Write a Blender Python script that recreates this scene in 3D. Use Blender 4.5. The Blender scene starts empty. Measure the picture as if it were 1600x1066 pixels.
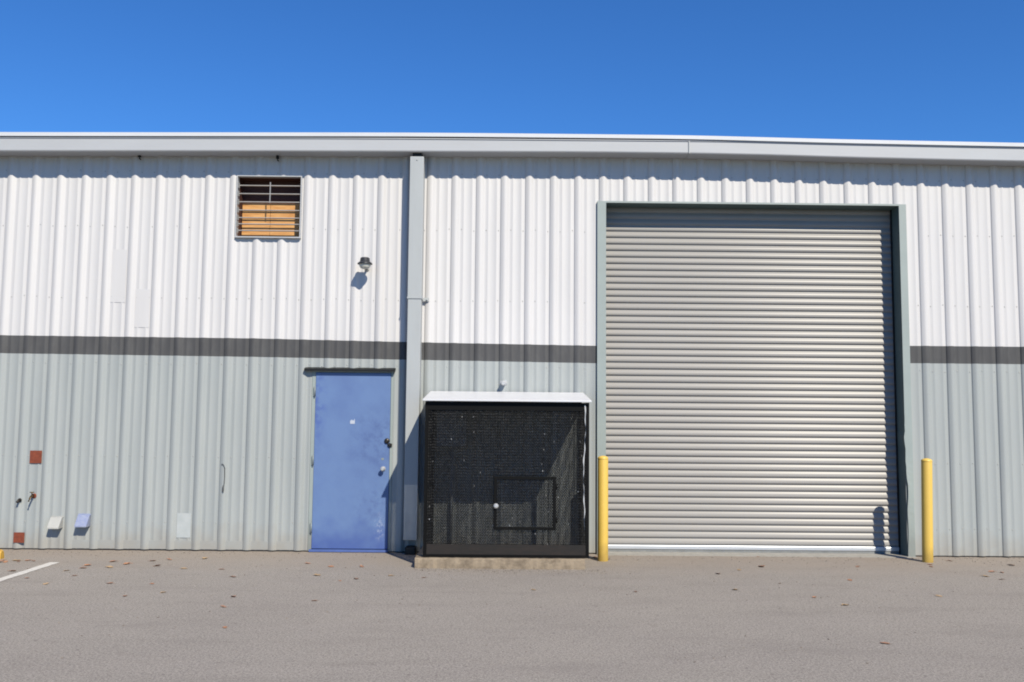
import bpy, math, random
import numpy as np
from mathutils import Vector, Matrix
R = math.radians
random.seed(7)
S = bpy.context.scene
COL = S.collection

# ---------------------------------------------------------------- camera, light, exposure
cam_d = bpy.data.cameras.new('camera'); cam = bpy.data.objects.new('camera', cam_d); COL.objects.link(cam)
PIT, YAW, ROLL, F = 0.0852, 0.00783, 0.00926, 1438.4
cy, sy = math.cos(YAW), math.sin(YAW)
fw = Vector((sy*math.cos(PIT), cy*math.cos(PIT), math.sin(PIT)))
r0 = Vector((cy, -sy, 0)); u0 = r0.cross(fw)
rr = r0*math.cos(ROLL) + u0*math.sin(ROLL); uu = -r0*math.sin(ROLL) + u0*math.cos(ROLL)
M = Matrix((rr, uu, -fw)).transposed().to_4x4(); M.translation = Vector((0, -11.2236, 1.6))
cam.matrix_world = M
cam_d.sensor_width = 36; cam_d.lens = F*36/1600; cam_d.clip_end = 2000; cam_d.clip_start = .1
S.camera = cam
SUN = Vector((.515, -1.0, 1.03)).normalized()
elev = math.asin(SUN.z)
w = bpy.data.worlds.new('World'); S.world = w; w.use_nodes = True
nt = w.node_tree; nt.nodes.clear()
sky = nt.nodes.new('ShaderNodeTexSky'); sky.sky_type = 'NISHITA'; sky.sun_disc = False
sky.sun_elevation = elev; sky.sun_rotation = math.atan2(SUN.x, SUN.y)
sky.air_density = 1.0; sky.dust_density = 0.0; sky.ozone_density = 2.2; sky.altitude = 300
hs = nt.nodes.new('ShaderNodeHueSaturation'); hs.inputs['Saturation'].default_value = 1.12
bg = nt.nodes.new('ShaderNodeBackground'); bg.inputs['Strength'].default_value = .105
wo = nt.nodes.new('ShaderNodeOutputWorld')
nt.links.new(sky.outputs[0], hs.inputs['Color']); tint = nt.nodes.new('ShaderNodeMix'); tint.data_type = 'RGBA'; tint.blend_type = 'MULTIPLY'; tint.inputs['Factor'].default_value = 1
tint.inputs['B'].default_value = (.33, .64, 1, 1)
nt.links.new(hs.outputs[0], tint.inputs['A']); nt.links.new(tint.outputs['Result'], bg.inputs['Color']); nt.links.new(bg.outputs[0], wo.inputs['Surface'])
sd = bpy.data.lights.new('sun', 'SUN'); sd.energy = 5.0; sd.angle = R(.53); sd.color = (1, .925, .77)
so = bpy.data.objects.new('sun', sd); COL.objects.link(so)
so.rotation_euler = SUN.to_track_quat('Z', 'Y').to_euler()
S.view_settings.view_transform = 'Standard'; S.view_settings.look = 'None'
S.view_settings.exposure = 0.49; S.view_settings.gamma = 1
S.render.engine = 'CYCLES'
S.cycles.filter_width = 1.9

# ---------------------------------------------------------------- materials
ALB = .60   # the pictured tones over how strongly the place is lit
def lin(r, g, b):
    f = lambda c: (c/255/12.92) if c/255 <= .04045 else ((c/255+.055)/1.055)**2.4
    return (f(r)*ALB, f(g)*ALB, f(b)*ALB, 1)
def mat(name, col, rough=.6, metal=0.0, var=0.0, vscale=3.0, stretch=(1, 1, 1), col2=None, bump=0.0, bscale=60.0,
        dirt=None, spec=.5, coat=0.0, thr=(.35, .7), detail=6):
    m = bpy.data.materials.new(name); m.use_nodes = True
    t = m.node_tree; n = t.nodes; L = t.links
    p = n['Principled BSDF']
    p.inputs['Base Color'].default_value = col; p.inputs['Roughness'].default_value = rough
    p.inputs['Metallic'].default_value = metal; p.inputs['Specular IOR Level'].default_value = spec
    if coat: p.inputs['Coat Weight'].default_value = coat
    tc = n.new('ShaderNodeNewGeometry')
    mp = n.new('ShaderNodeMapping'); mp.inputs['Scale'].default_value = stretch
    L.new(tc.outputs['Position'], mp.inputs['Vector'])
    out = None
    if var or col2:
        ns = n.new('ShaderNodeTexNoise'); ns.inputs['Scale'].default_value = vscale; ns.inputs['Detail'].default_value = detail
        ns.inputs['Roughness'].default_value = .62
        L.new(mp.outputs[0], ns.inputs['Vector'])
        mr = n.new('ShaderNodeMapRange'); mr.inputs['From Min'].default_value = thr[0]; mr.inputs['From Max'].default_value = thr[1]
        L.new(ns.outputs['Fac'], mr.inputs['Value'])
        mx = n.new('ShaderNodeMix'); mx.data_type = 'RGBA'
        L.new(mr.outputs[0], mx.inputs['Factor'])
        mx.inputs['A'].default_value = col
        c2 = col2 or tuple(max(0, c*(1-var)) for c in col[:3]) + (1,)
        mx.inputs['B'].default_value = c2
        out = mx.outputs['Result']
    if dirt:   # (z height, colour, amount) grime splashed low on the thing
        z1, dc, amt = dirt
        sx = n.new('ShaderNodeSeparateXYZ'); L.new(tc.outputs['Position'], sx.inputs[0])
        n2 = n.new('ShaderNodeTexNoise'); n2.inputs['Scale'].default_value = 5; n2.inputs['Detail'].default_value = 8
        L.new(tc.outputs['Position'], n2.inputs['Vector'])
        ad = n.new('ShaderNodeMath'); ad.operation = 'MULTIPLY_ADD'; ad.inputs[1].default_value = -z1*2.2
        L.new(n2.outputs['Fac'], ad.inputs[0]); L.new(sx.outputs['Z'], ad.inputs[2])
        m2 = n.new('ShaderNodeMapRange'); m2.inputs['From Min'].default_value = -z1*1.0; m2.inputs['From Max'].default_value = z1*.35
        m2.inputs['To Min'].default_value = amt; m2.inputs['To Max'].default_value = 0
        L.new(ad.outputs[0], m2.inputs['Value'])
        mx2 = n.new('ShaderNodeMix'); mx2.data_type = 'RGBA'
        L.new(m2.outputs[0], mx2.inputs['Factor'])
        if out: L.new(out, mx2.inputs['A'])
        else: mx2.inputs['A'].default_value = col
        mx2.inputs['B'].default_value = dc
        out = mx2.outputs['Result']
    if out: L.new(out, p.inputs['Base Color'])
    if bump:
        nb = n.new('ShaderNodeTexNoise'); nb.inputs['Scale'].default_value = bscale; nb.inputs['Detail'].default_value = 4
        L.new(mp.outputs[0], nb.inputs['Vector'])
        b = n.new('ShaderNodeBump'); b.inputs['Strength'].default_value = bump; b.inputs['Distance'].default_value = .01
        L.new(nb.outputs['Fac'], b.inputs['Height']); L.new(b.outputs[0], p.inputs['Normal'])
    return m
MT = {}
MT['white'] = mat('white_siding_paint', lin(232, 230, 231), .5, var=.06, vscale=1.6, stretch=(2.2, 1, .35), bump=.04, bscale=8)
MT['grey'] = mat('grey_siding_paint', lin(182, 187, 187), .55, col2=lin(172, 178, 179), vscale=1.8, stretch=(2.2, 1, .3), bump=.05, bscale=8,
                 dirt=(.22, lin(168, 160, 148), .55))
MT['stripe'] = mat('dark_stripe_paint', lin(88, 88, 90), .65, spec=.25, col2=lin(102, 102, 103), vscale=2.2, stretch=(3, 1, 1), thr=(.45, .75))
MT['trim'] = mat('jamb_trim_paint', lin(172, 183, 181), .5, var=.08, vscale=3, dirt=(.35, lin(120, 115, 105), .5))
MT['return'] = mat('dark_return_steel', lin(98, 120, 121), .6, var=.15, vscale=5)  # darker version of the trim, recess shade put into the colour
MT['gutter'] = mat('gutter_paint', lin(205, 207, 211), .42, var=.07, vscale=1.2, stretch=(.6, 1, 3), bump=.05, bscale=3)
MT['roofwhite'] = mat('roof_sheet', lin(236, 238, 242), .4, var=.06, vscale=2)
MT['pipe'] = mat('downspout_paint', lin(194, 198, 200), .45, var=.08, vscale=2.5, stretch=(2, 1, .5), dirt=(.4, lin(110, 108, 104), .4))
MT['dark'] = mat('dark_metal', lin(28, 28, 29), .5, .3, var=.3, vscale=20)
MT['blackvoid'] = mat('dark_lining', lin(20, 20, 21), .8)
MT['slat'] = mat('curtain_slat_metal', lin(178, 175, 172), .28, 0, spec=.072, col2=lin(170, 167, 164), vscale=1.1, stretch=(.5, 1, 6), thr=(.3, .75))
MT['bar'] = mat('bottom_bar_aluminium', lin(232, 236, 242), .35, .35, var=.1, vscale=4)
MT['rubber'] = mat('grey_weather_seal', lin(150, 152, 152), .7, var=.25, vscale=9)
MT['sill'] = mat('concrete_sill', lin(186, 182, 174), .85, var=.25, vscale=14, bump=.3)
MT['footing'] = mat('dirty_footing', lin(104, 98, 92), .9, var=.3, vscale=12)  # dark tone paints the shadow line at the wall base
MT['screw'] = mat('screw_head', lin(192, 192, 190), .6, .1)
MT['blue'] = mat('blue_door_paint', lin(112, 141, 192), .5, col2=lin(103, 130, 184), vscale=2.2, thr=(.42, .68), bump=.05, bscale=10,
                 dirt=(.3, lin(70, 95, 170), .75))
# scuffed area towards the knob
t = MT['blue'].node_tree; n = t.nodes; L = t.links
p = n['Principled BSDF']; src = p.inputs['Base Color'].links[0].from_socket
g = n.new('ShaderNodeNewGeometry')
def spot(c, rad, nz, sc=(1, 1, 1)):
    mp = n.new('ShaderNodeMapping'); mp.vector_type = 'POINT'
    mp.inputs['Location'].default_value = (-c[0]*sc[0], 0, -c[1]*sc[2]); mp.inputs['Scale'].default_value = (sc[0], 0, sc[2])
    L.new(g.outputs['Position'], mp.inputs['Vector'])
    ln = n.new('ShaderNodeVectorMath'); ln.operation = 'LENGTH'; L.new(mp.outputs[0], ln.inputs[0])
    mr = n.new('ShaderNodeMapRange'); mr.inputs['From Min'].default_value = rad; mr.inputs['From Max'].default_value = 0
    L.new(ln.outputs['Value'], mr.inputs['Value'])
    ns = n.new('ShaderNodeTexNoise'); ns.inputs['Scale'].default_value = nz; ns.inputs['Detail'].default_value = 7; ns.inputs['Roughness'].default_value = .7
    L.new(g.outputs['Position'], ns.inputs['Vector'])
    m2 = n.new('ShaderNodeMapRange'); m2.inputs['From Min'].default_value = .46; m2.inputs['From Max'].default_value = .66
    L.new(ns.outputs['Fac'], m2.inputs['Value'])
    mu = n.new('ShaderNodeMath'); mu.operation = 'MULTIPLY'; L.new(mr.outputs[0], mu.inputs[0]); L.new(m2.outputs[0], mu.inputs[1])
    return mu.outputs[0]
for c, rad, nz, sc, colr, k in [((-1.5, 1.32), .5, 9, (1, 1, 1), lin(78, 98, 156), .85), ((-1.55, .55), .3, 14, (1, 1, 1), lin(76, 94, 154), .7),
                                ((-2.26, 1.75), .35, 6, (2.5, 1, .55), lin(84, 108, 180), 1.5), ((-1.48, .3), .2, 30, (2.4, 1, 1), lin(190, 200, 225), .8)]:
    f = spot(c, rad, nz, sc)
    mu = n.new('ShaderNodeMath'); mu.operation = 'MULTIPLY'; mu.inputs[1].default_value = k; mu.use_clamp = True; L.new(f, mu.inputs[0])
    mx = n.new('ShaderNodeMix'); mx.data_type = 'RGBA'; L.new(mu.outputs[0], mx.inputs['Factor']); L.new(src, mx.inputs['A']); mx.inputs['B'].default_value = colr
    src = mx.outputs['Result']
L.new(src, p.inputs['Base Color'])
MT['bluesill'] = mat('blue_threshold_paint', lin(92, 118, 188), .55, var=.2, vscale=8)
MT['knob'] = mat('steel_knob', lin(245, 245, 245), .22, .55)
MT['bronze'] = mat('dark_bolt', lin(84, 78, 74), .4, .7, var=.3, vscale=60)
MT['hinge'] = mat('painted_hinge', lin(150, 160, 160), .5)
MT['sticker'] = mat('white_sticker', lin(205, 213, 228), .5)
MT['ply'] = mat('plywood', lin(238, 180, 112), .7, col2=lin(206, 140, 72), vscale=5, stretch=(1, 1, 7), thr=(.4, .7), bump=.1)
MT['plydark'] = mat('plywood_edge', lin(120, 78, 44), .8)
MT['wood'] = mat('dark_wood', lin(92, 50, 38), .75, var=.35, vscale=6, stretch=(1, 1, 6))  # brown darkened to carry the shade inside the window
MT['patch'] = mat('patch_paint', lin(204, 209, 210), .55, col2=lin(190, 197, 198), vscale=9)
MT['louver'] = mat('louver_metal', lin(188, 186, 184), .45, .3, var=.15, vscale=20)
MT['winframe'] = mat('window_frame_paint', lin(208, 210, 214), .45, var=.12, vscale=9)
MT['rust'] = mat('rust_plate', lin(150, 72, 44), .8, col2=lin(122, 56, 36), vscale=24, bump=.3)
MT['black'] = mat('black_gloss_paint', lin(8, 8, 8), .6, col2=lin(30, 24, 21), vscale=11, thr=(.6, .8), spec=.15)
MT['mesh'] = mat('black_expanded_metal', lin(10, 10, 10), .5, col2=lin(34, 31, 29), vscale=14, thr=(.55, .75), spec=.3)
MT['worn'] = mat('worn_bare_metal', lin(165, 165, 163), .35, .3)  # light colour for strands that imitate sun sparkle
MT['kick'] = mat('weathered_dark_board', lin(18, 15, 14), .8, col2=lin(38, 28, 24), vscale=7, stretch=(1, 1, 5))
MT['cageroof'] = mat('white_roof_board', lin(238, 239, 244), .4, var=.06, vscale=3)
MT['conc'] = mat('pad_concrete', lin(164, 148, 127), .9, col2=lin(112, 99, 84), vscale=8, thr=(.42, .68), bump=.5, bscale=40)
MT['yellow'] = mat('yellow_bollard_paint', lin(248, 208, 98), .42, var=.08, vscale=4, stretch=(1, 1, .5), dirt=(.15, lin(150, 120, 62), .6), bump=.05, bscale=12)
MT['yellow2'] = mat('yellow_kerb_paint', lin(240, 190, 70), .7, col2=lin(196, 150, 60), vscale=18, bump=.3)
MT['line'] = mat('worn_white_line_paint', lin(232, 228, 222), .75, col2=lin(190, 184, 180), vscale=22, thr=(.5, .7))
MT['hood'] = mat('light_vent_hood', lin(198, 198, 194), .5, var=.1, vscale=9)
MT['hoodsteel'] = mat('galvanised_vent_hood', lin(205, 212, 232), .35, .4, col2=lin(170, 182, 225), vscale=30)
MT['lens'] = mat('frosted_lamp_lens', lin(240, 238, 226), .35)
MT['lampcap'] = mat('dark_lamp_cap', lin(58, 60, 66), .45, .3)
MT['brass'] = mat('weathered_brass', lin(120, 100, 70), .4, .7)
MT['wire'] = mat('grey_wire', lin(92, 94, 96), .5)
MT['ebox'] = mat('grey_enclosure', lin(176, 182, 190), .5, var=.1, vscale=6)
MT['alu'] = mat('bare_aluminium', lin(245, 245, 245), .4, .1)  # white that imitates a sun glint
LEAF = [mat('leaf_brown', lin(182, 138, 112), .75, var=.3, vscale=40), mat('leaf_orange', lin(196, 142, 106), .75, var=.3, vscale=40),
        mat('leaf_tan', lin(196, 166, 128), .75, var=.3, vscale=40), mat('leaf_dark', lin(158, 124, 104), .8, var=.3, vscale=40)]
MT['grit'] = mat('grit_stone', lin(170, 160, 148), .9, col2=lin(110, 100, 92), vscale=30)

# asphalt
m = bpy.data.materials.new('asphalt'); m.use_nodes = True; MT['asphalt'] = m
t = m.node_tree; n = t.nodes; L = t.links; p = n['Principled BSDF']; p.inputs['Roughness'].default_value = .88
g = n.new('ShaderNodeNewGeometry')
def noise(scale, detail=4, rough=.6, stretch=None):
    a = n.new('ShaderNodeTexNoise'); a.inputs['Scale'].default_value = scale; a.inputs['Detail'].default_value = detail; a.inputs['Roughness'].default_value = rough
    if stretch:
        mp = n.new('ShaderNodeMapping'); mp.inputs['Scale'].default_value = stretch; L.new(g.outputs['Position'], mp.inputs[0]); L.new(mp.outputs[0], a.inputs['Vector'])
    else: L.new(g.outputs['Position'], a.inputs['Vector'])
    return a.outputs['Fac']
def rng(s, a, b, c=0, d=1):
    r = n.new('ShaderNodeMapRange'); L.new(s, r.inputs['Value'])
    for k, v in zip(('From Min', 'From Max', 'To Min', 'To Max'), (a, b, c, d)): r.inputs[k].default_value = v
    return r.outputs[0]
def mixc(f, a, b):
    x = n.new('ShaderNodeMix'); x.data_type = 'RGBA'
    if hasattr(f, 'links') or not isinstance(f, float): L.new(f, x.inputs['Factor'])
    else: x.inputs['Factor'].default_value = f
    for s, k in ((a, 'A'), (b, 'B')):
        if isinstance(s, tuple): x.inputs[k].default_value = s
        else: L.new(s, x.inputs[k])
    return x.outputs['Result']
c = mixc(rng(noise(.55, 5), .35, .68), lin(162, 155, 147), lin(148, 141, 135))
c = mixc(rng(noise(1.3, 6, .7, (.25, 1.6, 1)), .48, .75, 0, .5), c, lin(166, 158, 154))
c = mixc(rng(noise(75, 3, .85), .50, .64, 0, .8), c, lin(220, 212, 204))
c = mixc(rng(noise(90, 3, .85, (1.1, .9, 1)), .52, .66, 0, .8), c, lin(84, 78, 74))
c = mixc(rng(noise(52, 3, .85), .46, .56, 0, .62), c, lin(190, 182, 174))
c = mixc(rng(noise(60, 3, .85, (1, .8, 1)), .50, .59, 0, .62), c, lin(112, 106, 101))
c = mixc(rng(noise(2.2, 5, .7, (.3, 1.2, 1)), .50, .72, 0, .4), c, lin(134, 126, 121))
c = mixc(rng(noise(30, 5, .8), .45, .75, 0, .35), c, lin(126, 117, 114))
sx = n.new('ShaderNodeSeparateXYZ'); L.new(g.outputs['Position'], sx.inputs[0])
# fine silt washed against the foot of the building
ad = n.new('ShaderNodeMath'); ad.operation = 'MULTIPLY_ADD'; L.new(noise(1.7, 7, .7), ad.inputs[0]); ad.inputs[1].default_value = -1.6; L.new(sx.outputs['Y'], ad.inputs[2])
c = mixc(rng(ad.outputs[0], -2.4, -.85, 0, .72), c, lin(164, 150, 136))
c = mixc(rng(noise(9, 6, .75), .56, .72, 0, .45), c, lin(120, 110, 104))
vo = n.new('ShaderNodeTexVoronoi'); vo.inputs['Scale'].default_value = 6.5; vo.inputs['Randomness'].default_value = 1
L.new(g.outputs['Position'], vo.inputs['Vector'])
c = mixc(rng(vo.outputs['Distance'], .10, .06, 0, .5), c, lin(96, 86, 82))
L.new(c, p.inputs['Base Color'])
b = n.new('ShaderNodeBump'); b.inputs['Strength'].default_value = .55; b.inputs['Distance'].default_value = .006
L.new(noise(95, 4, .8), b.inputs['Height'])
b2 = n.new('ShaderNodeBump'); b2.inputs['Strength'].default_value = .3; b2.inputs['Distance'].default_value = .05
L.new(noise(1.1, 5), b2.inputs['Height']); L.new(b2.outputs[0], b.inputs['Normal'])
L.new(b.outputs[0], p.inputs['Normal'])

# ---------------------------------------------------------------- mesh helpers
ORG = {}
def tag(o, label=None, cat=None, group=None, kind=None):
    if label: o['label'] = label
    if cat: o['category'] = cat
    if group: o['group'] = group
    if kind: o['kind'] = kind
    return o
def thing(name, loc, label, cat, group=None):
    o = bpy.data.objects.new(name, None); COL.objects.link(o); o.location = loc; o.empty_display_size = .2
    ORG[o.name] = Vector(loc); return tag(o, label, cat, group)
class MB:
    def __init__(s): s.v = []; s.f = []; s.m = []; s.sm = []
    def add(s, vs, fs, mi=0, smooth=False):
        k = len(s.v); s.v += [tuple(v) for v in vs]
        for f in fs: s.f.append(tuple(i+k for i in f)); s.m.append(mi); s.sm.append(smooth)
        return s
    def box(s, a, b, mi=0, rot=None, c=None):
        x0, y0, z0 = a; x1, y1, z1 = b
        v = [Vector(q) for q in ((x0,y0,z0),(x1,y0,z0),(x1,y1,z0),(x0,y1,z0),(x0,y0,z1),(x1,y0,z1),(x1,y1,z1),(x0,y1,z1))]
        if rot:
            c = Vector(c) if c else (Vector(a)+Vector(b))/2; v = [c + rot @ (q-c) for q in v]
        return s.add(v, [(0,3,2,1),(4,5,6,7),(0,1,5,4),(1,2,6,5),(2,3,7,6),(3,0,4,7)], mi)
    def lathe(s, prof, c, ax='Z', n=24, mi=0, smooth=True):
        vs = []; fs = []; c = Vector(c)
        for r, h in prof:
            for k in range(n):
                a = 2*math.pi*k/n; q = (r*math.cos(a), r*math.sin(a))
                d = {'Z': (q[0], q[1], h), 'Y': (q[0], h, q[1]), 'X': (h, q[0], q[1])}[ax]
                vs.append(c+Vector(d))
        for j in range(len(prof)-1):
            for k in range(n):
                a, b2 = j*n+k, j*n+(k+1) % n
                fs.append((a, b2, b2+n, a+n))
        s.add(vs, fs, mi, smooth)
        s.add(vs[:n], [tuple(range(n))[::-1]], mi); s.add(vs[-n:], [tuple(range(n))], mi)
        return s
    def tube(s, path, r, n=8, mi=0):
        path = [Vector(q) for q in path]; vs = []; fs = []
        for i, q in enumerate(path):
            d = (path[min(i+1, len(path)-1)]-path[max(i-1, 0)]).normalized()
            u = d.cross(Vector((0, 0, 1)) if abs(d.z) < .9 else Vector((0, 1, 0))).normalized(); v = d.cross(u)
            for k in range(n):
                a = 2*math.pi*k/n; vs.append(q+(u*math.cos(a)+v*math.sin(a))*r)
        for i in range(len(path)-1):
            for k in range(n):
                a, b2 = i*n+k, i*n+(k+1) % n; fs.append((a, b2, b2+n, a+n))
        fs += [tuple(range(n))[::-1], tuple(range(len(vs)-n, len(vs)))]
        return s.add(vs, fs, mi, True)
    def build(s, name, mats, parent=None, org=None, bevel=0):
        if not isinstance(mats, (list, tuple)): mats = [mats]
        o0 = Vector((0, 0, 0))
        q = parent
        if parent:
            while q.parent: q = q.parent
            o0 = ORG[q.name]
        if org: o0 = Vector(org)
        me = bpy.data.meshes.new(name); me.from_pydata([tuple(Vector(v)-o0) for v in s.v], [], s.f)
        for mm in mats: me.materials.append(mm)
        me.polygons.foreach_set('material_index', s.m); me.polygons.foreach_set('use_smooth', s.sm); me.update()
        o = bpy.data.objects.new(name, me); COL.objects.link(o)
        if parent: o.parent = parent
        if org: o.location = o0; ORG[o.name] = o0
        elif not parent: ORG[o.name] = o0
        if bevel:
            b = o.modifiers.new('b', 'BEVEL'); b.width = bevel; b.segments = 2; b.limit_method = 'ANGLE'
        return o
def interp(x, pts):
    return float(np.interp(x, [a for a, _ in pts], [b for _, b in pts]))

# ---------------------------------------------------------------- ground
tag(MB().add([(-400, -400, 0), (400, -400, 0), (400, 400, 0), (-400, 400, 0)], [(0, 1, 2, 3)]).build('ground', MT['asphalt']), kind='structure')
gv = tag(MB().add([(-400, -400, .004), (400, -400, .004), (400, -12.6, .004), (-400, -12.6, .004)], [(0, 1, 2, 3)]).build('grass_verge', mat('verge_grass', (.05, .075, .025, 1), .9, var=.4, vscale=2)), kind='structure')  # dark sheet added out of view to cut ground bounce onto the wall
lm = MB(); ys = np.linspace(-.97, -6.2, 60); random.seed(3)
for a, b_ in zip(ys[:-1], ys[1:]):
    pass
vs = []
for yv in ys:
    vs += [(-4.935+random.uniform(-.006, .006), yv, .004), (-4.83+random.uniform(-.006, .006), yv, .004)]
lm.add(vs, [(2*i, 2*i+2, 2*i+3, 2*i+1) for i in range(len(ys)-1)])
tag(lm.build('parking_line', MT['line']), kind='structure')

# ---------------------------------------------------------------- warehouse
BLD = thing('warehouse', (0, 0, 0), 'long warehouse clad in ribbed metal siding, white above a dark stripe and grey below', 'warehouse')
X0, PIT_R = -6.111, .3048
XL, XR = X0-PIT_R*31, X0+PIT_R*73
WT = 5.0
ST = [(XL, 2.57), (-6.112, 2.567), (-3.04, 2.559), (-1.0, 2.530), (1.1, 2.510), (5.0, 2.548), (XR, 2.56)]
SB = [(XL, 2.35), (-6.1, 2.347), (-3.03, 2.332), (1.1, 2.296), (5.0, 2.334), (XR, 2.34)]
DO = (1.235, 4.865, 0, 4.285)       # roll door opening
WO = (-3.318, -2.536, 3.812, 4.565)  # window opening
BD = (-2.315, -1.375, 0, 2.17)       # blue door opening
prof = []
k0 = -31
for k in range(-31, 73):
    c = X0+k*PIT_R
    for dx, y in ((-.056, 0), (-.053, 0), (-.0500, -.0115), (-.0470, -.0140), (-.030, -.0215), (-.016, -.0280), (-.007, -.0300), (.007, -.0300), (.016, -.0280), (.030, -.0195), (.046, -.0065), (.050, -.004), (.058, 0), (.062, 0),
                  (.084, 0), (.094, -.0045), (.106, -.0045), (.116, 0), (.189, 0), (.199, -.0045), (.211, -.0045), (.221, 0)):
        prof.append((c+dx, y))
def yat(x): return interp(x, prof)
base = list(prof)
for x in (DO[0], DO[1], WO[0], WO[1], BD[0], BD[1]): prof.append((x, interp(x, base)))
prof.sort(key=lambda q: q[0])
wm = MB()
for (xa, ya), (xb, yb) in zip(prof[:-1], prof[1:]):
    if xb-xa < 1e-6: continue
    xc = (xa+xb)/2; iv = [(0.016, WT)]
    for o in (DO, WO, BD):
        if o[0] < xc < o[1]:
            nv = []
            for a, b_ in iv:
                if o[2] > a: nv.append((a, min(b_, o[2])))
                if o[3] < b_: nv.append((max(a, o[3]), b_))
            iv = nv
    for a, b_ in iv:
        for mi, (flo, fhi) in enumerate((((lambda x: -9), (lambda x: interp(x, SB))), ((lambda x: interp(x, SB)), (lambda x: interp(x, ST))), ((lambda x: interp(x, ST)), (lambda x: 99)))):
            la, lb = max(a, flo(xa)), max(a, flo(xb)); ha, hb = min(b_, fhi(xa)), min(b_, fhi(xb))
            if ha-la > 1e-4: wm.add([(xa, ya, la), (xb, yb, lb), (xb, yb, hb), (xa, ya, ha)], [(0, 1, 2, 3)], mi, True)
wall = wm.build('wall', [MT['grey'], MT['stripe'], MT['white']], BLD)
import bmesh
bq = bmesh.new(); bq.from_mesh(wall.data); bmesh.ops.remove_doubles(bq, verts=bq.verts, dist=1e-5); bq.to_mesh(wall.data); bq.free()
# solid body behind the sheets (keeps light out), side and back walls
bm_ = MB()
for a, b_ in (((XL, .30, 0), (DO[0]-.12, .40, WT)), ((DO[1]+.12, .30, 0), (XR, .40, WT)), ((DO[0]-.12, .62, 0), (DO[1]+.12, .70, WT)),
              ((DO[0]-.12, .34, 4.75), (DO[1]+.12, .62, WT)), ((XL-.05, 0, 0), (XL, 24, WT)), ((XR, 0, 0), (XR+.05, 24, WT)), ((XL, 23.9, 0), (XR, 24, WT))):
    bm_.box(a, b_)
bm_.build('inner_wall', MT['blackvoid'], BLD)
# foundation edge under the sheets, its colour darkened for the shadow gap
MB().box((XL, .012, 0), (DO[0]-.11, .28, .05)).box((DO[1]+.1, .012, 0), (XR, .28, .05)).build('foundation', MT['footing'], BLD)
# screws
sc = MB(); random.seed(5)
for z in (.34, 1.12, 2.24, 3.05, 3.93, 4.62):
    for k in range(-2, 44):
        for dx in (-.076, .076):
            x = X0+k*PIT_R+dx
            if any(o[0]-.13 < x < o[1]+.13 and o[2]-.03 < z < o[3]+.03 for o in (DO, WO, BD)): continue
            if random.random() < .12: continue
            sc.lathe([(.0075, 0), (.0075, -.002), (.0045, -.003), (.004, -.006)], (x, 0, z+random.uniform(-.012, .012)), 'Y', 6, smooth=False)
tag(sc.build('screw', MT['screw'], BLD), kind='stuff')
# flat patch plates
def plate(name, x0, x1, z0, z1, y, mt, th=.003, label=None):
    o = MB().box((x0, y-th, z0), (x1, y, z1)).build(name, mt, BLD)
    if label: o['label'] = label
    return o
plate('patch_plate', -4.826, -4.652, 2.985, 3.64, -.0038, MT['white'], .001, label='flat white repair plate between ribs')
plate('patch_plate', -4.521, -4.347, 2.68, 3.15, -.0038, MT['white'], .001, label='lower flat white repair plate between ribs')
plate('patch_plate', -3.910, -3.744, .155, .445, -.0046, MT['patch'], .002, label='pale painted square plate low on grey siding')
plate('rusty_plate', -5.704, -5.560, 1.025, 1.176, -.012, MT['rust'], label='upper rust brown square plate')
plate('rusty_plate', -5.835, -5.706, .085, .205, -.034, MT['rust'], label='lower rust brown square plate near the ground')
# base flashing ledge seen on the left run
MB().box((-5.2, -.006, .02), (-2.42, -.001, .12)).build('base_flashing', MT['grey'], BLD)

# roof, eave trim, gutter
GB = [(XL, 4.76), (-6.146, 4.782), (-3.048, 4.819), (-1.182, 4.835), (.845, 4.853), (2.22, 4.853), (3.19, 4.845), (3.976, 4.826), (5.153, 4.812), (6.331, 4.801), (XR, 4.76)]
GT = [(XL, 4.93), (-6.146, 4.953), (-3.048, 4.986), (-1.182, 5.0), (.845, 5.006), (2.22, 5.012), (3.19, 5.008), (3.976, 4.994), (5.153, 4.984), (6.331, 4.970), (XR, 4.93)]
WTOP = [(XL, 4.98), (-6.147, 5.008), (-1.184, 5.062), (-.249, 5.066), (2.219, 5.070), (3.973, 5.042), (6.328, 5.022), (XR, 4.98)]
xs = sorted(set([a for a, _ in GB]+[a for a, _ in GT]+[a for a, _ in WTOP]+list(np.arange(-15.2, 16, .61))))
def smooth_if(x, P):  # local average so that the long run bends softly
    return sum(interp(x+d, P) for d in (-.5, -.25, 0, .25, .5))/5
def strip(mb, xs, secf, mi=0):
    vs = []; fs = []
    for x in xs: vs += secf(x)
    k = len(secf(xs[0]))
    for i in range(len(xs)-1):
        for j in range(k): fs.append((i*k+j, i*k+(j+1) % k, (i+1)*k+(j+1) % k, (i+1)*k+j))
    fs += [tuple(range(k)), tuple(range((len(xs)-1)*k, len(xs)*k))[::-1]]
    mb.add(vs, fs, mi)
def gsec(x):
    b_, tt = smooth_if(x, GB), smooth_if(x, GT)
    return [(x, -.005, b_+.004), (x, -.258, b_), (x, -.265, b_+.012), (x, -.265, tt-.014), (x, -.275, tt-.010), (x, -.275, tt), (x, -.23, tt), (x, -.23, tt-.03), (x, -.005, tt-.03)]
seams = [-13.1, -6.95, -3.9+3.0, 2.22, 8.3]
parts_x = [XL]+[-6.95, 2.222, 8.3]+[XR]
gm = MB()
for a, b_ in zip(parts_x[:-1], parts_x[1:]):
    xx = [a+.002]+[x for x in xs if a+.01 < x < b_-.01]+[b_-.002]
    strip(gm, xx, gsec)
gut = gm.build('gutter', MT['gutter'], BLD)
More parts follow.
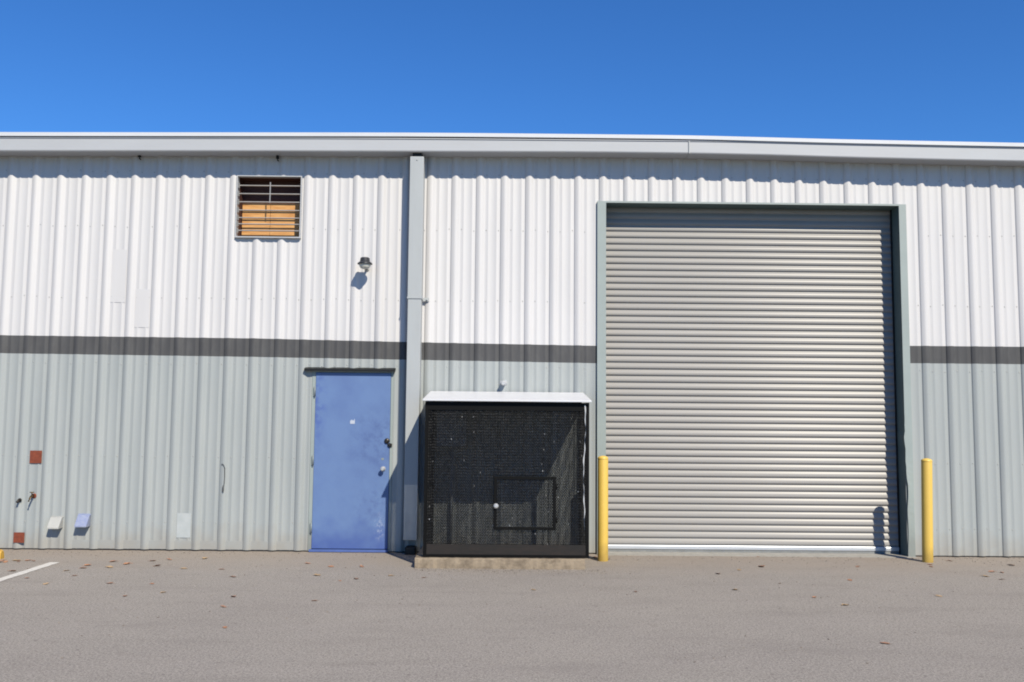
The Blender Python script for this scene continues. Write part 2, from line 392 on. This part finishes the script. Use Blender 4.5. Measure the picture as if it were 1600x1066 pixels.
for x in parts_x[1:-1]:
    sj = MB()
    b_, tt = smooth_if(x, GB), smooth_if(x, GT)
    sj.box((x-.006, -.277, b_-.002), (x+.006, -.262, tt))
    sj.build('joint', MT['pipe'], gut)
hk = MB()
for x in (-4.53, -2.83):
    h = MB().tube([(x, -.05, 4.815), (x, -.06, 4.785), (x, -.055, 4.765), (x+.01, -.04, 4.762)], .008, 6).box((x-.016, -.075, 4.785), (x+.016, -.04, 4.83))
    h.build('hook', MT['dark'], gut)
rm = MB()
def rsec(x):
    z = smooth_if(x, WTOP)
    return [(x, -.290, z-.046), (x, -.290, z), (x, -.10, z+.012), (x, -.10, z-.046)]
strip(rm, xs, rsec)
rm.build('eave_trim', MT['roofwhite'], BLD)
MB().add([(XL, -.1, 4.99), (XR, -.1, 4.99), (XR, 12, 5.35), (XL, 12, 5.35), (XR, 24.1, 4.99), (XL, 24.1, 4.99)], [(0, 1, 2, 3), (3, 2, 4, 5)]).build('roof', MT['roofwhite'], BLD)

# downspout
dx0, dx1, dd = -1.176, -1.008, -.232
dp = MB()
dp.box((dx0, dd, 3.055), (dx1, -.034, 4.785)).box((dx0+.004, dd+.004, .175), (dx1-.004, -.034, 3.055))
dsp = dp.build('downspout', MT['pipe'], BLD, bevel=.006)
MB().box((dx0-.004, dd-.005, 3.040), (dx1+.004, -.033, 3.062)).box((dx1+.004, -.045, 3.030), (dx1+.075, -.033, 3.075)).lathe([(.012, 0), (.012, -.012), (.006, -.016)], (dx1+.05, -.045, 3.05), 'Y', 8).build('strap', MT['pipe'], dsp)
MB().lathe([(.009, 0), (.009, -.004), (.004, -.007)], (-1.09, dd, 4.74), 'Y', 8).build('rivet', MT['screw'], dsp)
MB().box((dx0+.03, -.20, 4.78), (dx1-.03, -.07, 4.85)).build('outlet', MT['dark'], dsp)
MB().box((-1.155, -.19, .0), (-1.03, -.035, .09)).build('drain_boot', MT['dark'], dsp, bevel=.01)

# roll-up door
cz = []; H = .0828; nsl = 56; z = .085
pr = [(0, .0085), (.005, .003), (.011, -.0035), (.017, -.008), (.024, -.0100), (.034, -.0100), (.046, -.0070), (.058, -.0025), (.069, .0025), (.078, .0075)]
for i in range(nsl):
    for dz, dy in pr: cz.append((z+i*H+dz, .215+dy))
cz = [q for q in cz if q[0] < 4.73]
cm = MB(); vs = []
nx = 24
xsd = np.linspace(DO[0]-.03, DO[1]+.05, nx)
random.seed(11)
wob = [0]*nx
for (zz, yy) in cz:
    for j, x in enumerate(xsd):
        vs.append((x, yy+.003*math.sin(zz*2.1+x*.9)+.0008*math.sin(x*3+zz*.6), zz))
fs = [(i*nx+j, i*nx+j+1, (i+1)*nx+j+1, (i+1)*nx+j) for i in range(len(cz)-1) for j in range(nx-1)]
cm.add(vs, fs, 0, True)  # slats lean out at their foot
cur = cm.build('roll_up_door', MT['slat'], BLD)
bb = MB().box((DO[0]-.02, .185, .035), (DO[1]+.02, .235, .088)).build('bottom_bar', MT['bar'], cur, bevel=.01)
MB().box((DO[0]-.02, .195, .006), (DO[1]+.02, .228, .0345)).build('bottom_seal', MT['rubber'], cur)
# jamb and header flashing
def jamb(xo, xi, dent):
    mb = MB(); N = 60; vs = []
    random.seed(4)
    for i in range(N+1):
        zz = 4.304*i/N
        d = 0
        if dent:
            d = .018*math.exp(-((zz-.78)/.16)**2) - .014*math.exp(-((zz-1.42)/.05)**2) + .012*math.exp(-((zz-.32)/.2)**2)
            if zz < 1.75: d += .003*math.sin(zz*31)*math.exp(-((zz-1.2)/.5)**2)
        s = 1 if xo > xi else -1
        xin = xi + s*(-abs(0) + 0) + (d if dent else 0)
        yf = -.042 - (.012*math.exp(-((zz-.8)/.3)**2) if dent else 0)
        vs += [(xo, -.002, zz), (xo, -.040, zz), (xin, yf, zz), (xi, .225, zz), (xi+s*.03, .225, zz), (xi+s*.03, -.002, zz)]
    fs = []
    for i in range(N):
        for j in range(6):
            f = (i*6+j, i*6+(j+1) % 6, (i+1)*6+(j+1) % 6, (i+1)*6+j)
            fs.append(f if xo > xi else f[::-1])
    fs += [tuple(range(6)), tuple(range(N*6, N*6+6))]
    mb.add(vs, fs)
    # return faces take a darker trim colour, with the recess shade painted in
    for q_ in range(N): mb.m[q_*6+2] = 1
    return mb
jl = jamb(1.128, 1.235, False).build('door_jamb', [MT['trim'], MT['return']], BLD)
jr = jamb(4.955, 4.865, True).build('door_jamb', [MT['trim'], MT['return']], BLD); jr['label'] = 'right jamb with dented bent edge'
MB().box((DO[0], -.042, 4.284), (DO[1], -.030, 4.306)).box((DO[0], -.030, 4.282), (DO[1], .30, 4.304), 1).build('door_header', [MT['trim'], MT['return']], BLD)  # underside uses the shade-darkened colour too
MB().box((DO[0]-.1, .31, 4.20), (DO[1]+.1, .36, 4.74)).build('shutter_box', MT['blackvoid'], BLD)
for x in (DO[0]-.02, DO[1]-.012):
    MB().box((x, .17, 0.005), (x+.03, .20, 4.28)).build('guide_rail', MT['dark'], BLD)
# concrete sill
MB().box((DO[0]-.09, -.09, 0), (DO[1]+.09, .5, .0055)).build('door_sill', MT['sill'], BLD)

# blue door
bdx0, bdx1 = -2.290, -1.380
dr = MB().box((bdx0, -.020, .042), (bdx1, .025, 2.150)).build('blue_door', MT['blue'], BLD, bevel=.003)
MB().lathe([(.030, 0), (.030, -.006), (.012, -.010), (.011, -.035), (.024, -.040), (.029, -.052), (.027, -.064), (.015, -.072)], (-1.452, -.020, .995), 'Y', 20).build('knob', MT['knob'], dr)
MB().lathe([(.032, 0), (.032, -.012), (.026, -.020), (.014, -.024)], (-1.412, -.020, 1.33), 'Y', 18).build('deadbolt', MT['bronze'], dr)
MB().box((-1.405, -.030, 1.262), (-1.350, -.021, 1.298)).lathe([(.018, 0), (.02, -.018), (.012, -.026)], (-1.372, -.028, 1.285), 'Y', 12).build('hasp', MT['bronze'], dr)
for z in (1.92, 1.09, .285):
    MB().box((bdx0-.022, -.030, z-.055), (bdx0-.002, -.012, z+.055)).tube([(bdx0-.006, -.034, z-.06), (bdx0-.006, -.034, z+.06)], .008, 8).build('hinge', MT['hinge'], dr)
MB().box((-1.862, -.0225, 1.532), (-1.806, -.0205, 1.572)).box((-1.848, -.0225, 1.572), (-1.838, -.0205, 1.583)).box((-1.815, -.0225, 1.572), (-1.807, -.0205, 1.588)).build('sticker', MT['sticker'], dr)
MB().box((-1.476, -.0225, 1.10), (-1.447, -.0205, 1.125)).build('scratch_plate', MT['hinge'], dr)
MB().box((bdx0-.025, -.045, .0065), (bdx1+.004, .03, .034)).build('threshold', MT['bluesill'], BLD)
MB().box((-2.335, -.012, .013), (bdx0-.003, .03, 2.175)).box((bdx1+.003, -.012, .013), (-1.350, .03, 2.175)).box((bdx0-.003, -.012, 2.153), (bdx1+.003, .03, 2.175)).build('door_frame', MT['trim'], BLD)
MB().add([(-2.425, -.075, 2.168), (-1.325, -.075, 2.168), (-1.325, -.001, 2.185), (-2.425, -.001, 2.185), (-2.425, -.075, 2.192), (-1.325, -.075, 2.192), (-1.325, -.001, 2.215), (-2.425, -.001, 2.215)],
         [(0, 3, 2, 1), (4, 5, 6, 7), (0, 1, 5, 4), (1, 2, 6, 5), (2, 3, 7, 6), (3, 0, 4, 7)]).build('drip_cap', MT['dark'], BLD)

# louvred window
wf = MB(); a0, a1, b0, b1 = WO
wf.box((a0-.010, -.042, b1), (a1+.010, .04, b1+.012)).box((a0-.010, -.048, b0-.014), (a1+.010, .04, b0))
wf.box((a0-.010, -.042, b0), (a0+.002, .04, b1)).box((a1-.002, -.042, b0), (a1+.010, .04, b1))
win = MB().box((a0-.03, .205, b0-.05), (a1+.05, .215, b1-.0)).build('window', MT['wood'], BLD)  # dark back board paints the frame's shade above the plywood
MB().box((a0-.03, .04, b0-.05), (a0, .205, b1+.03)).box((a1, .04, b0-.05), (a1+.05, .205, b1+.03)).box((a0, .04, b1), (a1, .205, b1+.03)).box((a0, .04, b0-.05), (a1, .205, b0-.002)).build('window_lining', MT['wood'], win)
wf.build('frame', MT['winframe'], win)
MB().box((a0+.01, .178, b0+.0), (a0+.358, .200, 4.275)).build('plywood_board', MT['ply'], win)
MB().box((a0+.363, .178, b0+.0), (a1-.062+.03, .200, 4.275)).build('plywood_board', MT['ply'], win)
for i, zz in enumerate((4.455, 4.352, 4.249, 4.146, 4.051, 3.973, 3.892)):
    mb = MB().box((a0+.012, -.014, zz-.0045), (a1-.010, .004, zz+.0045), rot=Matrix.Rotation(R(-20), 3, 'X'))
    mb.build('louvre_blade', MT['louver'], win)
    MB().box((a0+.006, -.036, zz-.030), (a0+.024, -.016, zz+.030), rot=Matrix.Rotation(R(12), 3, 'X')).build('blade_clip', MT['louver'], win)
MB().box((-2.925, -.016, 4.24), (-2.914, -.004, 4.50)).build('control_rod', MT['louver'], win)

# ---------------------------------------------------------------- fixtures on the wall
x = -1.702
lt = thing('wall_lamp', (x, 0, 3.43), 'small dark capped lamp with pale lens on the white siding', 'wall lamp')
MB().lathe([(.030, 0), (.030, -.008), (.02, -.014)], (x, -.001, 3.43), 'Y', 16).build('wall_plate', MT['hood'], lt)
MB().tube([(x, -.01, 3.43), (x, -.15, 3.43)], .015, 10).build('arm', MT['lampcap'], lt)
MB().lathe([(.088, 3.455), (.092, 3.462), (.078, 3.478), (.062, 3.488), (.056, 3.530), (.046, 3.538)], (x, -.19, 0), 'Z', 24).build('cap', MT['lampcap'], lt)
MB().lathe([(.034, 3.402), (.052, 3.408), (.066, 3.430), (.072, 3.4545)], (x, -.19, 0), 'Z', 24).build('lens', MT['lens'], lt)

def hood(cx, z0, z1, w_, dep, mt, label, yb=-.002):
    t_ = thing('vent_hood', (cx, yb, z0), label, 'vent hood', 'vent hoods low on the grey wall')
    a, b_ = cx-w_/2, cx+w_/2
    mb = MB(); th = .004
    # sloped cover, two cheeks, open below
    mb.add([(a, yb, z1), (b_, yb, z1), (b_, yb-.03, z1), (a, yb-.03, z1), (a, yb-dep, z0+.01), (b_, yb-dep, z0+.01), (b_, yb-dep, z0-.004), (a, yb-dep, z0-.004),
            (a, yb, z0), (b_, yb, z0)],
           [(0, 3, 2, 1), (3, 4, 5, 2), (4, 7, 6, 5), (0, 8, 7, 4, 3), (1, 2, 5, 6, 9)])
    mb.build('cover', mt, t_)
    MB().box((a+.01, yb-.022, z0+.015), (b_-.01, yb-.002, z1-.03)).build('duct', MT['blackvoid'], t_)
    MB().box((a-.008, yb-.006, z1-.002), (b_+.008, yb, z1+.016)).build('flange', mt, t_)
    return t_
hood(-5.340, .262, .385, .135, .11, MT['hood'], 'pale painted vent hood low on the wall, the left one beside the rusty plate')
hood(-5.015, .285, .415, .140, .11, MT['hoodsteel'], 'shiny bluish metal vent hood low on the wall, right of the pale one')
fa = thing('hose_tap', (-5.637, 0, .62), 'small weathered brass hose tap between the two rusty plates', 'tap')
MB().tube([(-5.632, 0, .635), (-5.632, -.07, .635), (-5.638, -.095, .612), (-5.645, -.105, .575)], .011, 8).build('spout', MT['brass'], fa)
MB().lathe([(.030, 0), (.03, -.004), (.02, -.008)], (-5.632, -.001, .635), 'Y', 14).build('flange', MT['rust'], fa)
MB().lathe([(.006, 0), (.006, .035), (.026, .038), (.026, .046), (.008, .048)], (-5.632, -.06, .64), 'Z', 12).build('handle', MT['brass'], fa)
st = MB().tube([(-5.787, -.030, .585), (-5.787, -.075, .58), (-5.790, -.088, .562)], .014, 8).lathe([(.024, 0), (.024, -.006)], (-5.787, -.030, .585), 'Y', 12).build('pipe_stub', MT['bronze'], org=(-5.787, -.03, .58))
tag(st, 'short dark pipe stub on a siding rib left of the hose tap', 'pipe stub')
wr = MB().tube([(-3.392, -.032, 1.035), (-3.370, -.037, 1.03), (-3.352, -.036, .99), (-3.349, -.036, .88), (-3.353, -.036, .80), (-3.362, -.037, .72)], .0055, 6).lathe([(.006, 0), (.011, .02), (.011, .06), (.005, .08)], (-3.362, -.040, .70), 'Z', 8).build('hanging_wire', MT['wire'], org=(-3.36, 0, .7))
tag(wr, 'thin grey wire hanging in a loop on the grey siding', 'wire')
sn = thing('sensor', (-.016, 0, 2.0), 'small pale round sensor on the grey siding above the black cage', 'sensor')
MB().lathe([(.046, 0), (.046, -.012), (.040, -.02)], (-.012, -.005, 2.045), 'Y', 16).build('base_plate', MT['winframe'], sn)
MB().lathe([(.020, 0), (.030, -.02), (.032, -.07), (.024, -.085)], (-.012, -.022, 2.040), 'Y', 16).build('head', MT['winframe'], sn)

# ---------------------------------------------------------------- concrete pad
random.seed(8)
pd = MB(); px0, px1, py0 = -.945, .885, -1.155
N = 46; vs = []; zt = .108
for i in range(N+1):
    x = px0+(px1-px0)*i/N
    e = random.uniform(-.006, .006); d = random.uniform(-.007, .004)
    vs += [(x, py0+d-.004, 0), (x, py0+d, zt*.5), (x, py0+e+.004, zt-.012), (x, py0+e+.018, zt-random.uniform(0, .004)), (x, -.045, zt), (x, -.045, 0)]
pd.add(vs, [(i*6+j, (i+1)*6+j, (i+1)*6+j+1, i*6+j+1) for i in range(N) for j in range(5)]+[tuple(range(6)), tuple(range(N*6, N*6+6))[::-1]])
tag(pd.build('concrete_pad', MT['conc'], org=(0, -.6, 0)), 'low weathered concrete pad under the black mesh cage', 'concrete pad')

# ---------------------------------------------------------------- security cage
CG = thing('equipment_cage', (.03, -.55, .11), 'black expanded metal equipment cage with a white sloping roof against the wall', 'cage')
cx0, cx1, cy0, cy1, cz0 = -.865, .936, -1.085, -.045, .109
def ztop(y): return 1.795 + (y-cy0)/(cy1-cy0)*.118
def expanded(mb, O, U, V, Nn, wid, hei, cw, ch, sw, st_, skip=None, jit=0.0, tl=.5):
    O, U, V, Nn = map(Vector, (O, U, V, Nn))
    nu, nv = int(round(wid/cw)), int(round(hei/ch)); cw, ch = wid/nu, hei/nv
    for i in range(nu):
        cs = random.uniform(.80, 1.14); ph = random.uniform(-.12, .12)*ch
        for j in range(nv):
            ctr = ((i+.5)*cw, (j+.5)*ch+ph)
            if skip and skip[0] < ctr[0] < skip[1] and skip[2] < ctr[1] < skip[3]: continue
            # each cell: an X of four half strands
            for sx_, sy_ in ((1, 1), (1, -1), (-1, 1), (-1, -1)):
                a = Vector(ctr+(0,)); b2 = Vector((ctr[0]+sx_*cw/2, ctr[1]+sy_*ch/2, 0))
                a2 = O+U*a.x+V*a.y; c2 = O+U*b2.x+V*b2.y
                d = (c2-a2).normalized()
                tilt = tl*sx_*sy_+random.uniform(-jit, jit)
                s_ = d.cross(Nn).normalized(); w1 = (s_*math.cos(tilt)+Nn*math.sin(tilt)); t1 = d.cross(w1)
                w1 = w1*sw*cs*random.uniform(.85, 1.15)/2; t1 = t1*st_/2
                is_spark = 1 if random.random() < .0016 else 0  # a few random strands turn light as painted sparkle
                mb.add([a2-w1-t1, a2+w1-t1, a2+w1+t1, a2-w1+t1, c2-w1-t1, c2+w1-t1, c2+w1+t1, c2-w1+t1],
                       [(0, 1, 5, 4), (1, 2, 6, 5), (2, 3, 7, 6), (3, 0, 4, 7)], is_spark)
random.seed(21)
AD = (-.105, .575, .405, .985)  # access door x0,x1,z0,z1
zf0, zf1 = cz0+.105, 1.760
fp = MB(); CW, CH, SW = .0190, .031, .0071
expanded(fp, (cx0+.02, cy0+.015, zf0), (1, 0, 0), (0, 0, 1), (0, -1, 0), cx1-cx0-.04, zf1-zf0, CW, CH, SW, .003,
         skip=(AD[0]-cx0-.02+.01, AD[1]-cx0-.02-.01, AD[2]-zf0+.01, AD[3]-zf0-.01), jit=.25)
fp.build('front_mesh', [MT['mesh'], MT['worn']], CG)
for nm, x in (('side_mesh', cx0+.012), ('side_mesh', cx1-.012)):
    sp = MB(); expanded(sp, (x, cy0+.03, cz0+.03), (0, 1, 0), (0, 0, 1), (1, 0, 0), cy1-cy0-.05, 1.74-cz0-.03, CW, CH, SW*.5, .002, jit=.1, tl=.05)
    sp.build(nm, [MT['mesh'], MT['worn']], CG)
fr = MB(); q = .036
for x0_, x1_ in ((cx0, cx0+q), (cx1-q, cx1)):
    fr.box((x0_, cy0, cz0), (x1_, cy0+.012, ztop(cy0)-.002)); 
fr.box((cx0, cy0+.012, cz0), (cx0+.006, cy0+.05, ztop(cy0)-.004)).box((cx1-.006, cy0+.012, cz0), (cx1, cy0+.05, ztop(cy0)-.004))
for x0_, x1_ in ((cx0, cx0+.03), (cx1-.03, cx1)):
    fr.box((x0_, cy1-.03, cz0), (x1_, cy1, ztop(cy1)-.02))
fr.box((cx0+q, cy0+.001, 1.70), (cx1-q, cy0+.012, 1.79)).box((cx0+q, cy0+.001, cz0), (cx1-q, cy0+.012, cz0+.03))
for x0_ in (cx0+.001, cx1-.031):
    fr.box((x0_, cy0+.05, 1.74), (x0_+.03, cy1-.03, 1.785)).box((x0_, cy0+.05, cz0), (x0_+.03, cy1-.03, cz0+.035))
fr.box((cx0+q, cy0+.02, .9), (cx0+q+.02, cy0+.03, .92))
fr.build('frame', MT['black'], CG)
MB().box((cx0+.038, cy0+.002, cz0+.031), (cx1-.038, cy0+.011, cz0+.140)).build('kick_board', MT['kick'], CG)
rf = MB(); y0_, y1_ = -1.135, -.036; xa, xb = -.893, .958
za, zb = 1.797, 1.918
rf.add([(xa, y0_, za), (xb, y0_, za), (xb, y1_, zb), (xa, y1_, zb), (xa, y0_, za+.018), (xb, y0_, za+.018), (xb, y1_, zb+.018), (xa, y1_, zb+.018)],
       [(0, 3, 2, 1), (4, 5, 6, 7), (0, 1, 5, 4), (1, 2, 6, 5), (2, 3, 7, 6), (3, 0, 4, 7)])
rf.build('roof', MT['cageroof'], CG, bevel=.003)
ad_ = MB(); yy = cy0-.004
fa0, fa1, fz0, fz1 = AD; q = .036
ad_.box((fa0, yy-.006, fz0), (fa0+q, yy+.008, fz1)).box((fa1-q, yy-.006, fz0), (fa1, yy+.008, fz1)).box((fa0+q, yy-.006, fz0), (fa1-q, yy+.008, fz0+q)).box((fa0+q, yy-.006, fz1-q), (fa1-q, yy+.008, fz1))
acd = ad_.build('access_door', MT['black'], CG, bevel=.002)
dm = MB(); expanded(dm, (fa0+q*.6, yy+.010, fz0+q*.6), (1, 0, 0), (0, 0, 1), (0, -1, 0), fa1-fa0-q*1.2, fz1-fz0-q*1.2, CW, CH, SW, .003, jit=.25)
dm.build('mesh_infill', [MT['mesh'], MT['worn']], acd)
MB().lathe([(.030, 0), (.030, -.008), (.026, -.020), (.014, -.028)], (fa0+.026, yy-.006, .662), 'Y', 20).build('knob', MT['knob'], acd)
for z in (.52, .87): MB().tube([(fa1+.006, yy-.004, z-.03), (fa1+.006, yy-.004, z+.03)], .008, 8).build('hinge', MT['black'], acd)
# added white strip that draws the sun glint at the mesh corner
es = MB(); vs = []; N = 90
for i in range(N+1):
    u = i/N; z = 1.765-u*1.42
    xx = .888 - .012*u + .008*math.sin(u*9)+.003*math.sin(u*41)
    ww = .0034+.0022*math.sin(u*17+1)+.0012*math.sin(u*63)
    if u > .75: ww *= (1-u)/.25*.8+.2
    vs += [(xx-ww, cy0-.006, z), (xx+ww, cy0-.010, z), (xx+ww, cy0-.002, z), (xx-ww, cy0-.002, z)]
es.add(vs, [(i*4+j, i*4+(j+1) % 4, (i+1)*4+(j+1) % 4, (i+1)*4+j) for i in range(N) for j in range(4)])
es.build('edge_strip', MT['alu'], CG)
# electrical enclosure inside
eb = thing('electrical_box', (-.63, -.04, 1.28), 'grey electrical box on the wall inside the black cage', 'electrical box')
MB().box((-.80, -.15, 1.27), (-.45, -.034, 1.70)).build('body', MT['ebox'], eb, bevel=.005)
MB().box((-.795, -.160, 1.275), (-.455, -.151, 1.695)).build('lid', MT['ebox'], eb)
MB().tube([(-.62, -.08, 1.27), (-.62, -.08, .12)], .016, 8).build('conduit', MT['ebox'], eb)

# ---------------------------------------------------------------- bollards
b = thing('bollard', (1.147, -.52, 0), 'yellow steel bollard between the black cage and the roll-up door', 'bollard', 'yellow bollards beside the roll-up door')
MB().lathe([(.0605, 0), (.0605, 1.150), (.058, 1.160)], (1.147, -.52, 0), 'Z', 40).build('post', MT['yellow'], b)
MB().lathe([(.0625, 1.158), (.0625, 1.166), (.058, 1.176), (.045, 1.186), (.022, 1.193), (.006, 1.195)], (1.147, -.52, 0), 'Z', 40).build('cap', MT['yellow'], b)
def copy_tree(o, parent=None):
    c_ = o.copy(); COL.objects.link(c_); c_.parent = parent
    for ch in list(o.children): copy_tree(ch, c_)
    return c_
b2 = copy_tree(b); b2.location = (4.925, -.42, 0); b2.rotation_euler = (0, R(1.1), R(4))
b2['label'] = 'yellow steel bollard right of the roll-up door in front of the grey siding'
# wheel stop at the left edge
ws = MB(); xa, xb = -7.4, -5.585
sec = [(-.79, 0), (-.775, .075), (-.755, .10), (-.705, .10), (-.685, .075), (-.67, 0)]
vs = [(xa, y, z) for y, z in sec]+[(xb-.03, y, z) for y, z in sec]+[(xb, -.73+(y+.73)*.7, z*.85) for y, z in sec]
fs = []
for r_ in range(2):
    for j in range(5): fs.append((r_*6+j, r_*6+j+1, (r_+1)*6+j+1, (r_+1)*6+j))
fs += [tuple(range(6))[::-1], tuple(range(12, 18))]
ws.add(vs, [f[::-1] for f in fs])
tag(ws.build('wheel_stop', MT['yellow2'], org=(-6.5, -.73, 0)), 'yellow painted wheel stop at the left edge by dry leaves', 'wheel stop')

# ---------------------------------------------------------------- fallen leaves
LV = [(-4.29, -0.88), (-4.07, -1.05), (-4.16, -1.27), (-3.88, -0.81), (-3.73, -0.71), (-3.7, -1.16), (-3.36, -1.31), (-2.96, -1.34), (-4.41, -1.33), (-4.44, -1.16), (-4.51, -1.49), (-5.16, -0.88), (-4.68, -1.96), (-5.03, -1.56), (-4.34, -2.27), (-4.28, -1.8), (-3.76, -2.21), (-3.35, -2.22), (-3.09, -2.64), (-3.36, -2.83), (-2.35, -3.27), (-2.4, -2.82), (-3.37, -0.6), (-2.7, -1.8), (-2.14, -0.91), (-1.85, -1.11), (-1.89, -1.65), (-1.46, -1.85), (-1.52, -1.1), (-1.6, -1.97), (-1.14, -1.65), (-0.79, -1.75), (-1.65, -2.97), (-2.11, -4.59), (-1.06, -4.27), (-2.11, -4.03), (0.3, -2.37), (0.48, -3.92), (0.88, -4.44), (1.22, -.42), (3.05, -0.1), (2.87, -0.88), (2.56, -1.11), (2.76, -1.92), (2.27, -1.37), (2.86, -2.64), (3.02, -2.98), (3.96, -0.82), (4.80, -0.78), (4.86, -0.62), (4.06, -2.53), (5.23, -0.33), (5.31, -1.1), (5.4, -1.14), (5.09, -1.4), (5.78, -0.64), (5.15, -1.59), (3.54, -1.7), (2.22, -2.29), (1.25, -2.43), (2.79, -4.38), (2.7, -4.64), (1.08, -.27), (1.05, -.40), (1.12, -.33)]
def leaf_mesh(seed):
    rd = random.Random(seed); mb = MB(); N = 18; Lh = rd.uniform(.034, .048); asp = rd.uniform(.45, .7)
    rim = []; cup = rd.uniform(.04, .2); tw = rd.uniform(-.3, .3)
    for i in range(N):
        a = 2*math.pi*i/N; lob = 1+.24*math.cos(a*5+.4)+rd.uniform(-.08, .08)
        x = Lh*math.cos(a); y = Lh*asp*math.sin(a)*lob
        z = .004+cup*(abs(y)+x*x*6*cup)+tw*x*.4+rd.uniform(0, .005); rim.append((x, y, max(z, .002)))
    vs = [(0, 0, .005)]+[(x*.5, y*.5, max(z*.4, .003)) for x, y, z in rim]+rim
    fs = [(0, 1+i, 1+(i+1) % N) for i in range(N)]+[(1+i, 1+N+i, 1+N+(i+1) % N, 1+(i+1) % N) for i in range(N)]
    mb.add(vs, fs)
    mb.tube([(-Lh, 0, .006), (-Lh*1.35, .004, .004), (-Lh*1.6, .010, .003)], .0016, 5)
    return mb
protos = [leaf_mesh(s).build('dry_leaf', LEAF[s % 4], org=(0, 0, 0)) for s in range(8)]
def zone(x, y):
    if x < -5.0: return 'dry leaf near the yellow wheel stop and the white line end'
    if x < -4.0 and y > -1.7: return 'dry leaf on the asphalt below the vent hoods beside the white line end'
    if x < -4.0: return 'dry leaf on open asphalt just right of the white painted line'
    if x < -2.5 and y > -1.5: return 'dry leaf close to the grey siding left of the blue door'
    if x < -2.2: return 'dry leaf on open asphalt well in front of the wall left of the door'
    if x < -.6 and y > -1.2: return 'dry leaf on the asphalt just outside the blue door'
    if x < -.6 and y > -2.2: return 'dry leaf between the blue door and the corner of the concrete pad'
    if x < -.6: return 'dry leaf far out on the asphalt in front of the blue door'
    if .9 < x < 1.3 and y > -.5: return 'dry leaf in the gap between the black cage and the left bollard'
    if x < 1.3: return 'dry leaf on the open asphalt in front of the black cage'
    if x > 4.5: return 'dry leaf on the asphalt by the right bollard or right of it'
    if y > -2.0: return 'dry leaf on the dusty asphalt just in front of the roll-up door'
    return 'dry leaf further out on the asphalt in front of the roll-up door'
LV = [q for q in LV if q[1] > -3.3 or q in ((-2.11, -4.03), (2.79, -4.38))]
random.seed(33)
extra = [(-5.50, -.90), (-5.42, -.97), (-5.36, -.86), (-5.30, -.93), (-5.50, -1.02), (-5.24, -.85)]
for i, (x, y) in enumerate(LV+extra):
    pr_ = protos[i % 8]
    o = pr_ if i < 8 else pr_.copy()
    if i >= 8: COL.objects.link(o)
    o.location = (x, y, .0005); s = random.uniform(.65, 1.15)
    if (x, y) in extra: s *= 1.2
    if y < -1.9: s *= .72
    o.scale = (s, s, s*random.uniform(.8, 1.4)); o.rotation_euler = (R(random.uniform(-6, 6)), R(random.uniform(-6, 6)), random.uniform(0, 6.28))
    word = ('brown', 'orange', 'tan', 'dark')[(i % 8) % 4]
    tag(o, zone(x, y).replace('dry leaf', 'dry '+word+' leaf'), 'leaf', 'fallen leaves on the asphalt')
# loose grit along the foot of the wall
gr = MB(); random.seed(9)
for i in range(1500):
    if random.random() < .55: x = random.uniform(-7, 7); y = -abs(random.gauss(0, .25))-.05
    elif random.random() < .5: x = random.uniform(-.95, 1.1); y = -1.17-abs(random.gauss(0, .12))
    else: x = random.uniform(-6, 7); y = random.uniform(-5, -.2)
    if -.95 < x < .96 and y > -1.16: continue
    s = random.uniform(.002, .0065); r3 = Matrix.Rotation(random.uniform(0, 3), 3, 'Z') @ Matrix.Rotation(random.uniform(-.5, .5), 3, 'X')
    gr.box((x-s, y-s*.8, .0), (x+s, y+s*.8, s*.9), rot=r3)
tag(gr.build('grit', MT['grit']), 'fine loose grit on the asphalt along the wall', 'grit', kind='stuff')
